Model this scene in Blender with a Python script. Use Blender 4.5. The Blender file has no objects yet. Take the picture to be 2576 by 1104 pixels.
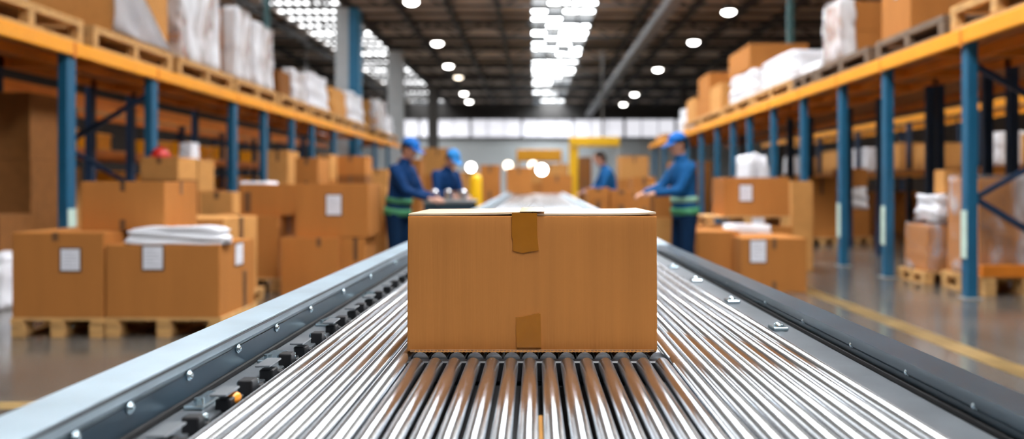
import bpy, bmesh, math, random
from mathutils import Vector, Matrix
random.seed(7)
S = bpy.context.scene
COL = S.collection
CAMH = 1.17            # camera height above the floor
F = 2000.0             # focal length in pixels of the 2576 px wide frame
PX, PY = 1345.0, 470.0 # where the optical axis meets the frame

def X(px, d): return (px - PX) / F * d
def Z(py, d): return CAMH - (py - PY) / F * d

# ------------------------------------------------------------------ materials
MATS = {}
def new_mat(name):
    m = bpy.data.materials.new(name); m.use_nodes = True
    nt = m.node_tree
    b = nt.nodes['Principled BSDF']
    return m, nt, b

def simple(name, col, rough=.5, metal=0., var=.12, scale=6., bump=0., bscale=80., spec=.5, stretch=None, coat=0.):
    """noise-varied procedural principled material"""
    m, nt, b = new_mat(name)
    tc = nt.nodes.new('ShaderNodeTexCoord')
    mp = nt.nodes.new('ShaderNodeMapping')
    nt.links.new(tc.outputs['Object'], mp.inputs['Vector'])
    if stretch: mp.inputs['Scale'].default_value = stretch
    n = nt.nodes.new('ShaderNodeTexNoise'); n.inputs['Scale'].default_value = scale; n.inputs['Detail'].default_value = 5
    nt.links.new(mp.outputs[0], n.inputs['Vector'])
    r = nt.nodes.new('ShaderNodeValToRGB')
    c = Vector(col)
    r.color_ramp.elements[0].position = .3; r.color_ramp.elements[1].position = .7
    r.color_ramp.elements[0].color = (*(c * (1 - var)), 1)
    r.color_ramp.elements[1].color = (*[min(1, v) for v in c * (1 + var)], 1)
    nt.links.new(n.outputs[0], r.inputs[0]); nt.links.new(r.outputs[0], b.inputs['Base Color'])
    b.inputs['Roughness'].default_value = rough; b.inputs['Metallic'].default_value = metal
    b.inputs['Specular IOR Level'].default_value = spec
    if coat: b.inputs['Coat Weight'].default_value = coat
    if bump:
        n2 = nt.nodes.new('ShaderNodeTexNoise'); n2.inputs['Scale'].default_value = bscale; n2.inputs['Detail'].default_value = 4
        nt.links.new(mp.outputs[0], n2.inputs['Vector'])
        bp = nt.nodes.new('ShaderNodeBump'); bp.inputs['Strength'].default_value = bump; bp.inputs['Distance'].default_value = .004
        nt.links.new(n2.outputs[0], bp.inputs['Height']); nt.links.new(bp.outputs[0], b.inputs['Normal'])
    MATS[name] = m
    return m

def emit(name, col, strength):
    m, nt, b = new_mat(name)
    b.inputs['Base Color'].default_value = (*col, 1)
    b.inputs['Emission Color'].default_value = (*col, 1)
    b.inputs['Emission Strength'].default_value = strength
    MATS[name] = m
    return m

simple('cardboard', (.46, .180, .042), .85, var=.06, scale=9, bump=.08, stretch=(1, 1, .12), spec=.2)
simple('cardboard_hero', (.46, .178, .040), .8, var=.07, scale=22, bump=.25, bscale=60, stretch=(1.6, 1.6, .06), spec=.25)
simple('cardboard_light', (.60, .29, .088), .85, var=.06, scale=8, bump=.08, spec=.2)
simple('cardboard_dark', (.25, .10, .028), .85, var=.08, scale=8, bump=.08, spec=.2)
simple('corrugation', (.34, .19, .10), .9, var=.2, scale=60)
simple('flap_top_lit', (.74, .52, .32), .38, var=.04, scale=14, spec=.8)  # cardboard lightened so the top flaps look overexposed from above
simple('tape_glare', (.62, .40, .20), .25, var=.25, scale=40, spec=.9)  # pale base paints in the glare on the glossy top tape
simple('packing_tape', (.36, .125, .006), .32, var=.05, scale=30, spec=.5)
simple('tape_dark', (.16, .075, .03), .4, var=.1)
simple('paper', (.82, .83, .90), .6, var=.03)
simple('print_grey', (.42, .44, .52), .7)
simple('label_rim', (.10, .055, .04), .6)
simple('pallet_wood', (.60, .34, .12), .8, var=.22, scale=5, bump=.3, stretch=(1, 1, 6))
simple('pallet_dark', (.20, .14, .095), .85, var=.3, scale=6, bump=.3, stretch=(1, 1, 6))
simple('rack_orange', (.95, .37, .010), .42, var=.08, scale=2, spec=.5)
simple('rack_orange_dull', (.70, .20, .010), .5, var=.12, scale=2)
simple('deck_brown', (.36, .125, .03), .6, var=.25, scale=4)
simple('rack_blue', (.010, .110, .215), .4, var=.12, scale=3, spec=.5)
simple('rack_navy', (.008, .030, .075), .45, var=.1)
simple('post_green', (.05, .13, .14), .5)
simple('guard_mint', (.58, .75, .66), .5)
simple('zinc', (.55, .55, .53), .4, metal=.6)
simple('steel_dark', (.030, .060, .085), .3, metal=.25, var=.25, scale=4, spec=.6)
simple('web_blue', (.028, .058, .088), .35, metal=.2, var=.2, scale=4)
simple('steel_rail_sheen', (.36, .46, .53), .36, metal=.25, var=.15, scale=5, spec=.6, bump=.06, bscale=30)  # base colour lightened to carry the roof's reflection on the flange
simple('steel_ledge', (.20, .22, .24), .33, metal=.6, var=.15, scale=8)
simple('bolt', (.5, .62, .68), .2, metal=.9)
simple('black_plastic', (.012, .012, .014), .4, var=.2)
simple('black_pan', (.006, .006, .007), .7)
simple('brass', (.75, .42, .12), .3, metal=.8)
simple('amber', (.9, .30, .01), .4)
simple('chrome', (.70, .73, .765), .24, metal=1., var=.06, scale=3, stretch=(30, .4, 30), bump=.03, bscale=8)
simple('roller_cap', (.10, .10, .105), .35, metal=.3)
simple('belt_white', (.62, .68, .74), .3, var=.03)
simple('wall_paint', (.80, .85, .87), .7, var=.04, scale=.6)
simple('wall_band', (.72, .72, .76), .7, var=.05, scale=.6)
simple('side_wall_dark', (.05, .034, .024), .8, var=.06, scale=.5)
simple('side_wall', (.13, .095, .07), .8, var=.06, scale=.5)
simple('girder', (.045, .042, .04), .6)
simple('duct', (.20, .20, .21), .5, metal=.2)
simple('column_grey', (.46, .50, .52), .6, var=.06)
simple('column_blue', (.02, .17, .32), .5)
simple('column_dark', (.07, .065, .06), .6)
simple('yellow_paint', (1.0, .56, .003), .45, var=.05)
simple('yellow_orange', (.75, .33, .006), .5, var=.08)
simple('machine_grey', (.30, .31, .32), .4, metal=.4)
simple('silver', (.6, .6, .62), .25, metal=.9)
simple('line_yellow', (.25, .165, .065), .35, var=.5, scale=2.2)
simple('red_plastic', (.55, .02, .015), .35)
simple('green_band', (.07, .32, .15), .6, var=.2)
simple('mint_band', (.34, .62, .44), .6, var=.1)
simple('cloth_navy', (.005, .022, .062), .85, var=.15, scale=20, spec=.12)
simple('cloth_blue', (.010, .088, .25), .8, var=.18, scale=14, bump=.2, spec=.12)
simple('cloth_dark_blue', (.006, .036, .125), .8, var=.18, scale=14, bump=.2, spec=.12)
simple('cap_blue', (.010, .13, .46), .65, var=.1, spec=.12)
simple('cap_cyan', (.03, .23, .58), .6, var=.1, spec=.12)
simple('skin', (.52, .25, .16), .55, var=.08, scale=14)
simple('hair', (.018, .012, .010), .6, spec=.12)
simple('shoe', (.015, .015, .017), .5)
simple('grey_cloth', (.22, .23, .25), .8, var=.2)
simple('orange_spot', (1.0, .43, .02), .3, var=.05)  # strong orange for crates that imitate lit beam ends
simple('poly_white', (.80, .81, .86), .28, var=.06, scale=5, bump=.6, bscale=9, spec=.6)
simple('brown_wrap', (.36, .20, .10), .4, var=.25, scale=6, bump=.5, bscale=9)
simple('lamp_housing', (.10, .10, .10), .4)
emit('lamp_glow', (1, .97, .92), 16.)
emit('lamp_glow_warm', (1, .86, .68), 5.)
emit('sky_pane', (.97, .985, 1.0), 33.0)
emit('sky_pane_frosted', (.80, .88, .95), 1.0)
emit('sky_pane_far', (.93, .97, 1.0), 18.0)
emit('sky_pane_side', (.97, .985, 1.0), 5.5)
emit('fill_pane_right', (1.0, .97, .92), 11.0)  # unseen strip added to brighten the right floor and boxes
emit('wall_pane', (.90, .90, .97), .68)

def film(name, lo, hi, e0, e1):
    m, nt, b = new_mat(name)
    tc = nt.nodes.new('ShaderNodeTexCoord'); mp = nt.nodes.new('ShaderNodeMapping')
    mp.inputs['Scale'].default_value = (.8, .8, .5); mp.inputs['Rotation'].default_value = (.35, .2, 0)
    nt.links.new(tc.outputs['Object'], mp.inputs['Vector'])
    n = nt.nodes.new('ShaderNodeTexNoise'); n.inputs['Scale'].default_value = 2.6; n.inputs['Detail'].default_value = 4
    n.inputs['Distortion'].default_value = .8
    nt.links.new(mp.outputs[0], n.inputs['Vector'])
    r = nt.nodes.new('ShaderNodeValToRGB')
    r.color_ramp.elements[0].position = e0; r.color_ramp.elements[0].color = (lo, lo, lo, 1)
    r.color_ramp.elements[1].position = e1; r.color_ramp.elements[1].color = (hi, hi, hi, 1)
    nt.links.new(n.outputs[0], r.inputs[0]); nt.links.new(r.outputs[0], b.inputs['Alpha'])
    b.inputs['Base Color'].default_value = (.86, .88, .92, 1)
    b.inputs['Roughness'].default_value = .22
    bp = nt.nodes.new('ShaderNodeBump'); bp.inputs['Strength'].default_value = .9; bp.inputs['Distance'].default_value = .03
    nt.links.new(n.outputs[0], bp.inputs['Height']); nt.links.new(bp.outputs[0], b.inputs['Normal'])
    MATS[name] = m
film('stretch_film', .25, .93, .36, .58)
film('film_clear', .06, .75, .48, .72)

def concrete():
    m, nt, b = new_mat('concrete_floor')
    tc = nt.nodes.new('ShaderNodeTexCoord')
    n = nt.nodes.new('ShaderNodeTexNoise'); n.inputs['Scale'].default_value = .9; n.inputs['Detail'].default_value = 8; n.inputs['Roughness'].default_value = .65
    n2 = nt.nodes.new('ShaderNodeTexNoise'); n2.inputs['Scale'].default_value = 9; n2.inputs['Detail'].default_value = 6
    nt.links.new(tc.outputs['Object'], n.inputs['Vector']); nt.links.new(tc.outputs['Object'], n2.inputs['Vector'])
    r = nt.nodes.new('ShaderNodeValToRGB')
    r.color_ramp.elements[0].position = .3; r.color_ramp.elements[0].color = (.085, .077, .066, 1)
    r.color_ramp.elements[1].position = .72; r.color_ramp.elements[1].color = (.19, .172, .15, 1)
    nt.links.new(n.outputs[0], r.inputs[0])
    mx = nt.nodes.new('ShaderNodeMix'); mx.data_type = 'RGBA'; mx.blend_type = 'MULTIPLY'; mx.inputs[0].default_value = .35
    nt.links.new(r.outputs[0], mx.inputs[6]); nt.links.new(n2.outputs[0], mx.inputs[7])
    nt.links.new(mx.outputs[2], b.inputs['Base Color'])
    rr = nt.nodes.new('ShaderNodeMapRange'); rr.inputs[3].default_value = .09; rr.inputs[4].default_value = .26
    nt.links.new(n.outputs[0], rr.inputs[0]); nt.links.new(rr.outputs[0], b.inputs['Roughness'])
    b.inputs['Specular IOR Level'].default_value = .85
    MATS['concrete_floor'] = m
concrete()

def roofing():
    m, nt, b = new_mat('roof_sheet')
    tc = nt.nodes.new('ShaderNodeTexCoord')
    w = nt.nodes.new('ShaderNodeTexWave'); w.inputs['Scale'].default_value = .22; w.bands_direction = 'Y'
    n = nt.nodes.new('ShaderNodeTexNoise'); n.inputs['Scale'].default_value = .6; n.inputs['Detail'].default_value = 5
    nt.links.new(tc.outputs['Object'], w.inputs['Vector']); nt.links.new(tc.outputs['Object'], n.inputs['Vector'])
    r = nt.nodes.new('ShaderNodeValToRGB')
    r.color_ramp.elements[0].position = .35; r.color_ramp.elements[0].color = (.36, .275, .215, 1)
    r.color_ramp.elements[1].position = .65; r.color_ramp.elements[1].color = (.62, .50, .41, 1)
    nt.links.new(n.outputs[0], r.inputs[0]); nt.links.new(r.outputs[0], b.inputs['Base Color'])
    bp = nt.nodes.new('ShaderNodeBump'); bp.inputs['Strength'].default_value = .5
    nt.links.new(w.outputs[0], bp.inputs['Height']); nt.links.new(bp.outputs[0], b.inputs['Normal'])
    b.inputs['Roughness'].default_value = .6
    MATS['roof_sheet'] = m
roofing()

# ------------------------------------------------------------------ mesh helpers
class MB:
    def __init__(s): s.bm = bmesh.new(); s.mi = 0
    def _fin(s, verts, mi):
        fs = set(f for v in verts for f in v.link_faces)
        for f in fs: f.material_index = mi
        return s
    def box(s, x0, x1, y0, y1, z0, z1, bev=0., seg=1, mi=0):
        r = bmesh.ops.create_cube(s.bm, size=1.)
        vs = r['verts']
        for v in vs:
            v.co = Vector((x0 + (v.co.x + .5) * (x1 - x0), y0 + (v.co.y + .5) * (y1 - y0), z0 + (v.co.z + .5) * (z1 - z0)))
        s._fin(vs, mi)
        if bev > 0:
            es = list(set(e for v in vs for e in v.link_edges))
            bmesh.ops.bevel(s.bm, geom=es, offset=bev, segments=seg, affect='EDGES', profile=.6, material=mi)
        return s
    def bar(s, p0, p1, w, h, mi=0):
        p0, p1 = Vector(p0), Vector(p1); d = p1 - p0
        r = bmesh.ops.create_cube(s.bm, size=1.); vs = r['verts']
        q = d.to_track_quat('Y', 'Z')
        for v in vs:
            c = Vector((v.co.x * w, v.co.y * d.length, v.co.z * h)); v.co = q @ c + (p0 + p1) / 2
        return s._fin(vs, mi)
    def cyl(s, p0, p1, r0, r1=None, n=16, mi=0, caps=True):
        r1 = r0 if r1 is None else r1
        p0, p1 = Vector(p0), Vector(p1); d = p1 - p0
        r = bmesh.ops.create_cone(s.bm, cap_ends=caps, segments=n, radius1=r0, radius2=r1, depth=d.length)
        q = d.to_track_quat('Z', 'X'); vs = r['verts']
        for v in vs: v.co = q @ v.co + (p0 + p1) / 2
        return s._fin(vs, mi)
    def ball(s, c, rx, ry=None, rz=None, u=16, v=10, rot=None, mi=0):
        ry = rx if ry is None else ry; rz = rx if rz is None else rz
        r = bmesh.ops.create_uvsphere(s.bm, u_segments=u, v_segments=v, radius=1.); vs = r['verts']
        for w in vs:
            p = Vector((w.co.x * rx, w.co.y * ry, w.co.z * rz))
            if rot: p = rot @ p
            w.co = p + Vector(c)
        return s._fin(vs, mi)
    def limb(s, p0, p1, r0, r1):
        s.cyl(p0, p1, r0, r1, 14); s.ball(p0, r0, u=14, v=8); s.ball(p1, r1, u=14, v=8); return s
    def poly_extrude(s, pts, axis, a, b, mi=0):
        """closed 2D outline swept along axis 'y' between a and b ((x,z) points) or 'x' ((y,z) points)"""
        def P(p, t): return (p[0], t, p[1]) if axis == 'y' else (t, p[0], p[1])
        v0 = [s.bm.verts.new(P(p, a)) for p in pts]; v1 = [s.bm.verts.new(P(p, b)) for p in pts]
        n = len(pts); fs = [s.bm.faces.new(v0[::-1]), s.bm.faces.new(v1)]
        for i in range(n): fs.append(s.bm.faces.new((v0[i], v0[(i + 1) % n], v1[(i + 1) % n], v1[i])))
        for f in fs: f.material_index = mi
        bmesh.ops.recalc_face_normals(s.bm, faces=fs)
        return s
    def loft(s, rings, n=20, cap=True, mi=0):
        """rings: (centre, rx, ry, tilt) elliptical rings about z, tilt about Y"""
        L = []
        for c, rx, ry, t in rings:
            R = Matrix.Rotation(t, 3, 'Y'); row = []
            for k in range(n):
                a = 2 * math.pi * k / n
                row.append(s.bm.verts.new(R @ Vector((rx * math.cos(a), ry * math.sin(a), 0)) + Vector(c)))
            L.append(row)
        fs = []
        for A, B in zip(L, L[1:]):
            for k in range(n): fs.append(s.bm.faces.new((A[k], A[(k + 1) % n], B[(k + 1) % n], B[k])))
        if cap: fs += [s.bm.faces.new(L[0][::-1]), s.bm.faces.new(L[-1])]
        for f in fs: f.material_index = mi
        bmesh.ops.recalc_face_normals(s.bm, faces=fs)
        return s
    def mesh(s, name, mats, smooth=False):
        me = bpy.data.meshes.new(name); s.bm.to_mesh(me); s.bm.free()
        for m in (mats if isinstance(mats, (list, tuple)) else [mats]): me.materials.append(MATS[m])
        if smooth:
            for p in me.polygons: p.use_smooth = True
        return me
    def build(s, name, mats, parent=None, smooth=False, angle=None, loc=None):
        me = s.mesh(name, mats, smooth)
        return link(name, me, parent, loc)

def link(name, me, parent=None, loc=None):
    o = bpy.data.objects.new(name, me); COL.objects.link(o)
    if parent is not None: o.parent = parent
    if loc is not None: o.location = loc
    return o

def thing(name, label, cat, loc=(0, 0, 0), rz=0., group=None):
    o = bpy.data.objects.new(name, None); COL.objects.link(o)
    o.empty_display_size = .1
    o.location = loc; o.rotation_euler = (0, 0, rz); o['label'] = label; o['category'] = cat
    if group: o['group'] = group
    return o
def tag(o, label, cat, group=None):
    o['label'] = label; o['category'] = cat
    if group: o['group'] = group
    return o
def struct(o): o['kind'] = 'structure'; return o

# ------------------------------------------------------------------ reusable things
def label_part(parent, c, w, h, face, rim=True, name='shipping_label'):
    """a paper label with grey print lines, standing 2 mm proud of a face: face 'f' (-y), 'r' (+x), 'l' (-x)"""
    m = MB(); t = .002
    def slab(u0, u1, v0, v1, a, b, mi):
        if face == 'f': m.box(c[0] + u0, c[0] + u1, c[1] - b, c[1] - a, c[2] + v0, c[2] + v1, mi=mi)
        elif face == 'r': m.box(c[0] + a, c[0] + b, c[1] + u0, c[1] + u1, c[2] + v0, c[2] + v1, mi=mi)
        else: m.box(c[0] - b, c[0] - a, c[1] + u0, c[1] + u1, c[2] + v0, c[2] + v1, mi=mi)
    if rim: slab(-w / 2 - .014, w / 2 + .014, -h / 2 - .016, h / 2 + .012, 0, t, 2)
    slab(-w / 2, w / 2, -h / 2, h / 2, t if rim else 0, 2 * t, 0)
    for k, (a, b) in enumerate(((-.38, .1), (-.38, .3), (-.38, .36), (-.38, .05), (-.38, .36))):
        v = h * (.30 - .15 * k)
        slab(a * w, b * w, v - h * .012, v + h * .012, 2 * t, 2 * t + .0006, 1)
    return m.build(name, ['paper', 'print_grey', 'label_rim'], parent)

def carton_parts(root, w, d, h, mat='cardboard', tapes=(), labels=(), flaps=True, tape_mat='tape_dark', bev=.008):
    """body, top flaps, tapes and labels of a carton; local origin at base centre"""
    ft = .006
    b = MB().box(-w / 2, w / 2, -d / 2, d / 2, 0, h - ft, bev, 2).build('body', mat, root)
    if flaps:
        for s in (-1, 1):
            fl = MB()
            if w >= d: fl.box(-w / 2 + .002, w / 2 - .002, *( (-d / 2 + .002, -.003) if s < 0 else (.003, d / 2 - .002)), h - ft, h, .002)
            else: fl.box(*((-w / 2 + .002, -.003) if s < 0 else (.003, w / 2 - .002)), -d / 2 + .002, d / 2 - .002, h - ft, h, .002)
            fl.build('top_flap', mat, root)
    for face, u, tw, l0, l1 in tapes:          # face, offset, width, z range as fractions of h
        m = MB()
        if face == 'f': m.box(u - tw / 2, u + tw / 2, -d / 2 - .0015, -d / 2 + .002, l0 * h, l1 * h)
        elif face == 'r': m.box(w / 2 - .002, w / 2 + .0015, u - tw / 2, u + tw / 2, l0 * h, l1 * h)
        else: m.box(-w / 2 - .0015, -w / 2 + .002, u - tw / 2, u + tw / 2, l0 * h, l1 * h)
        m.build('tape_strip', tape_mat, root)
    for face, u, v, lw, lh in labels:
        if face == 'f': c = (u, -d / 2 - .0005, v)
        elif face == 'r': c = (w / 2 + .0005, u, v)
        else: c = (-w / 2 - .0005, u, v)
        label_part(root, c, lw, lh, face)

def carton(label, x0, x1, y0, y1, z0, z1, mat='cardboard', tapes=(), labels=(), group=None, rz=0., flaps=True, name='cardboard_box'):
    r = thing(name, label, 'box', ((x0 + x1) / 2, (y0 + y1) / 2, z0), rz, group)
    carton_parts(r, x1 - x0, y1 - y0, z1 - z0, mat, tapes, labels, flaps)
    return r

def pallet(label, x0, x1, y0, y1, z0, h=.15, mat='pallet_wood', group=None):
    w, d = x1 - x0, y1 - y0
    r = thing('wooden_pallet', label, 'pallet', ((x0 + x1) / 2, (y0 + y1) / 2, z0), 0, group)
    t = h * .15
    m = MB(); n = max(4, round(d / .17))
    for k in range(n):
        a = -d / 2 + k * d / n; m.box(-w / 2, w / 2, a + .006, a + d / n - .006, h - t, h, .003)
    m.build('deck', mat, r)
    m = MB()
    for s in (-1, 0, 1):
        xx = s * (w / 2 - .05); m.box(xx - .05, xx + .05, -d / 2, d / 2, h - 2 * t, h - t)
    m.build('stringer', mat, r)
    for s in (-1, 0, 1):
        for q in (-1, 0, 1):
            xx, yy = s * (w / 2 - .06), q * (d / 2 - .06)
            MB().box(xx - .055, xx + .055, yy - .055, yy + .055, t, h - 2 * t, .004).build('block', mat, r)
        xx = s * (w / 2 - .06)
        MB().box(xx - .05, xx + .05, -d / 2, d / 2, 0, t, .003).build('skid', mat, r)
    return r

def noisy_box(m, w, d, h, amp, seed, cuts=7, taper=0., mi=0):
    r = bmesh.ops.create_cube(m.bm, size=1.)
    bmesh.ops.subdivide_edges(m.bm, edges=list(set(e for v in r['verts'] for e in v.link_edges)), cuts=cuts, use_grid_fill=True)
    rnd = random.Random(seed); ph = [rnd.uniform(0, 6.28) for _ in range(9)]
    for v in m.bm.verts:
        c = v.co; k = 1 - taper * (c.z + .5)
        q = Vector((c.x * w * k, c.y * d * k, (c.z + .5) * h))
        # round the corners a little
        e = (abs(c.x) * 2) ** 6 * (abs(c.y) * 2) ** 6
        q.x *= 1 - .06 * e; q.y *= 1 - .06 * e
        f = (math.sin(9 * c.x + ph[0]) * math.sin(8 * c.y + ph[1]) + math.sin(13 * c.z + 5 * c.x + ph[2]) + .6 * math.sin(21 * c.z - 9 * c.y + ph[3])) * .4
        nrm = Vector((c.x, c.y, 0 if c.z < -.45 else c.z)); nrm = nrm.normalized() if nrm.length > 0 else nrm
        q += nrm * f * amp
        if c.z <= -.499: q.z = 0
        q.z = max(0, q.z)
        v.co = q

def bag(label, x0, x1, y0, y1, z0, z1, mat='poly_white', seed=1, amp=.03, cat='plastic wrap', name='plastic_sheeting', group=None, taper=.1):
    w, d, h = x1 - x0, y1 - y0, z1 - z0
    m = MB(); noisy_box(m, w, d, h, amp, seed, 9, taper)
    o = m.build(name, mat, smooth=True, loc=((x0 + x1) / 2, (y0 + y1) / 2, z0))
    return tag(o, label, cat, group)

def wrapped(label, x0, x1, y0, y1, z0, z1, rows=(2,), mat='cardboard', seed=1, cover=1., group=None, amp=.02, film='stretch_film', side=0):
    """cartons on a pallet held together by stretch film, moving as one load; cover = part of the height that is filmed"""
    w, d, h = x1 - x0, y1 - y0, z1 - z0
    r = thing('wrapped_load', label, 'wrapped boxes', ((x0 + x1) / 2, (y0 + y1) / 2, z0), 0, group)
    nz = len(rows)
    for k, n in enumerate(rows):
        for i in range(n):
            a = -d / 2 + .03 + i * (d - .06) / n
            MB().box(-w / 2 + .03, w / 2 - .03, a + .003, a + (d - .06) / n - .003, k * (h - .03) / nz, (k + 1) * (h - .03) / nz - .004, .006).build('carton', mat, r)
    m = MB(); sw = .28 if side else w
    noisy_box(m, sw, d, h * cover, amp, seed, 10, .03)
    m.build('stretch_wrap', film, r, smooth=True, loc=(side * (w / 2 - sw / 2 + .02), 0, 0))
    return r

# ------------------------------------------------------------------ the room
RZ = 7.7; WY = 62.; XL, XR = -17., 19.; YB = -9.
struct(MB().box(XL, XR, YB, WY, -.2, 0).build('floor', 'concrete_floor'))
# back wall: lower painted part, window band, dark head girder
m = MB(); m.box(XL, XR, WY, WY + .3, 0, 5.0, mi=0); m.box(XL, XR, WY, WY + .3, 6.45, RZ, mi=2)
struct(m.build('wall_back', ['wall_paint', 'wall_band', 'girder']))
struct(MB().box(XL, XR, WY - .15, WY, 4.88, 5.06).build('trim_1', 'column_dark'))
struct(MB().box(XL, XR, WY - .15, WY, 6.42, 6.60).build('trim_2', 'girder'))
nw = 9; ww = (XR - XL) / nw
for k in range(nw):
    a = XL + k * ww
    o = struct(MB().box(a + .12, a + ww - .12, WY + .1, WY + .16, 5.06, 6.42).build('window_%d' % (k + 1), 'wall_pane'))
    fm = MB(); fm.box(a, a + .12, WY, WY + .25, 5.06, 6.42); fm.box(a + ww - .12, a + ww, WY, WY + .25, 5.06, 6.42)
    for q in (1, 2): fm.box(a + ww * q / 3 - .04, a + ww * q / 3 + .04, WY + .02, WY + .1, 5.06, 6.42)
    fm.build('window_frame', 'wall_band', o)
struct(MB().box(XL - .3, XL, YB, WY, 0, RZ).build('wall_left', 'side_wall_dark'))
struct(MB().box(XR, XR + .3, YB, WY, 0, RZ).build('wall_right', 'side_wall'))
struct(MB().box(XL, XR, YB - .3, YB, 0, RZ).build('wall_front', 'side_wall'))
# roof with skylight strips between sheets; right-hand one is an added unseen fill light
strips = [(-9.6, -7.0), (-.12, 2.25), (10.6, 13.4)]
sends = [WY, WY, 17.]
SY = -4.
m = MB(); a = XL
for s0, s1 in strips: m.box(s0, s1, YB, SY, RZ, RZ + .12)
for s0, s1 in strips: m.box(a, s0, YB, WY, RZ, RZ + .12); a = s1
m.box(a, XR, YB, WY, RZ, RZ + .12)
m.box(strips[2][0], strips[2][1], sends[2], WY, RZ, RZ + .12)
struct(m.build('ceiling', 'roof_sheet'))
for k, (s0, s1) in enumerate(strips):
    pm = MB(); pr = random.Random(11 + k); yy = SY; nl = 4 if k == 1 else 2
    while yy < sends[k]:                # clear and frosted panes; unseen near ones made brighter to light the hall
        for q in range(nl):
            dim = pr.random() < (.62 if q == nl - 1 else .5 if q == 0 else .25) if k == 1 else False
            pm.box(s0 + (s1 - s0) * q / nl, s0 + (s1 - s0) * (q + 1) / nl, yy, min(yy + 1.325, sends[k]), RZ + .06, RZ + .10, mi=1 if dim else 2 if k == 1 and yy > 25 else 0)
        yy += 1.325
    o = struct(pm.build('window_%d' % (nw + 1 + k), [('sky_pane_side', 'sky_pane', 'fill_pane_right')[k], 'sky_pane_frosted', 'sky_pane_far']))
    fm = MB()
    y = SY
    while y < sends[k]: fm.box(s0, s1, y - .06, y + .06, RZ - .06, RZ + .05); y += 1.325
    for q in ((0, .25, .5, .75, 1) if k == 1 else (.12, .25, .38, .5, .62, .75, .88)): fm.box(s0 + (s1 - s0) * q - .03, s0 + (s1 - s0) * q + .03, SY, sends[k], RZ - .02, RZ + .05)
    fm.build('window_frame', 'girder', o)
tn = 3
y = -6.
while y < WY - 1:                       # lattice girders across the hall
    g = MB(); g.box(XL, XR, y - .09, y + .09, RZ - .16, RZ - .01); g.box(XL, XR, y - .05, y + .05, RZ - .70, RZ - .61)
    xx = XL; up = True
    while xx < XR - 1:
        g.bar((xx, y, RZ - .66 if up else RZ - .1), (xx + 1.0, y, RZ - .1 if up else RZ - .66), .06, .06); xx += 1.0; up = not up
    struct(g.build('trim_%d' % tn, 'girder')); tn += 1; y += 5.3
xx = XL + 1.7
while xx < XR - .5:                     # purlins along the hall
    if not any(s0 - .2 < xx < s1 + .2 for s0, s1 in strips):
        struct(MB().box(xx - .06, xx + .06, YB, WY, RZ - .3, RZ - .17 + .165).build('trim_%d' % tn, 'girder')); tn += 1
    xx += 1.75
y = -4.67
while y < WY - .5:                      # light battens between the girders
    struct(MB().box(XL, XR, y - .04, y + .04, RZ - .1, RZ - .005).build('trim_%d' % tn, 'girder')); tn += 1; y += 1.325 * 2
struct(MB().box(4.0, 4.38, 10, WY, RZ - 1.05, RZ - .73).build('trim_%d' % tn, 'duct')); tn += 1

def column(label, x0, x1, y0, y1, mats, split=None):
    r = thing('steel_column', label, 'column', ((x0 + x1) / 2, (y0 + y1) / 2, 0))
    w, d = x1 - x0, y1 - y0
    if split:
        MB().box(-w / 2, -w / 2 + w * split, -d / 2, d / 2, 0, RZ - .75, .01).build('cladding', mats[0], r)
        MB().box(-w / 2 + w * split, w / 2, -d / 2, d / 2, 0, RZ - .75, .01).build('shaft', mats[1], r)
    else:
        MB().box(-w / 2, w / 2, -d / 2 , -d / 2 + .04, 0, RZ - .75).build('flange', mats[0], r)
        MB().box(-w / 2, w / 2, d / 2 - .04, d / 2, 0, RZ - .75).build('flange', mats[0], r)
        MB().box(-.03, .03, -d / 2 + .04, d / 2 - .04, 0, RZ - .75).build('web', mats[0], r)
    MB().box(-w / 2 - .08, w / 2 + .08, -d / 2 - .08, d / 2 + .08, 0, .03).build('base_plate', mats[0], r)
column('thick pale grey column with a blue right side, rising behind the left pallet rack', -6.45, -5.68, 25.7, 26.2, ('column_grey', 'column_blue'), .56)
column('plain pale grey column at the far end of the left pallet rack', -6.25, -5.62, 33.8, 34.3, ('column_grey',))
column('dark grey column far back, above the two workers on the left', -6.05, -5.5, 45, 45.5, ('column_dark',))
column('slim grey column far back on the right, above the capped worker', 8.55, 8.85, 46, 46.4, ('column_dark',))

# lamps
def lamp(label, x, y, z, r=.30, mat='lamp_glow', group='round high bay lamps under the roof'):
    o = thing('high_bay_lamp', label, 'lamp', (x, y, z), 0, group)
    MB().cyl((0, 0, .02), (0, 0, .30), r * 1.04, r * .35, 24).build('housing', 'lamp_housing', o)
    MB().ball((0, 0, .02), r, r, .10, 24, 12).build('diffuser', mat, o, smooth=True)
    MB().cyl((0, 0, .30), (0, 0, RZ - .72 - z), .015).build('hanger', 'lamp_housing', o)
LZ = 6.55
left_l = [(1035, 6), (1100, 110), (1128, 167), (1153, 195), (1167, 236), (1180, 256)]
nm = ['nearest', 'second nearest', 'third nearest', 'cream-coloured fourth', 'fifth', 'farthest']
for k, (px, py) in enumerate(left_l):
    d = (LZ - CAMH) * F / (PY - py)
    lamp('%s round lamp in the row left of the skylight' % nm[k], X(px, d), d, LZ, .20, 'lamp_glow_warm' if k == 3 else 'lamp_glow')
right_l = [(1833, 31), (1745, 107), (1655, 176), (1596, 238), (1568, 263)]
nm = ['nearest', 'second nearest', 'middle', 'fourth', 'farthest']
for k, (px, py) in enumerate(right_l):
    d = (LZ - CAMH) * F / (PY - py)
    lamp('%s round lamp in the row right of the skylight' % nm[k], X(px, d), d, LZ, .20)
lamp('small round lamp above the wrapped loads on the left rack, higher one', X(596, 25.), 25., Z(62, 25.), .14)
lamp('small round lamp low over the left rack beside the green post', X(770, 27.), 27., Z(191, 27.), .18, 'lamp_glow_warm')

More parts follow.
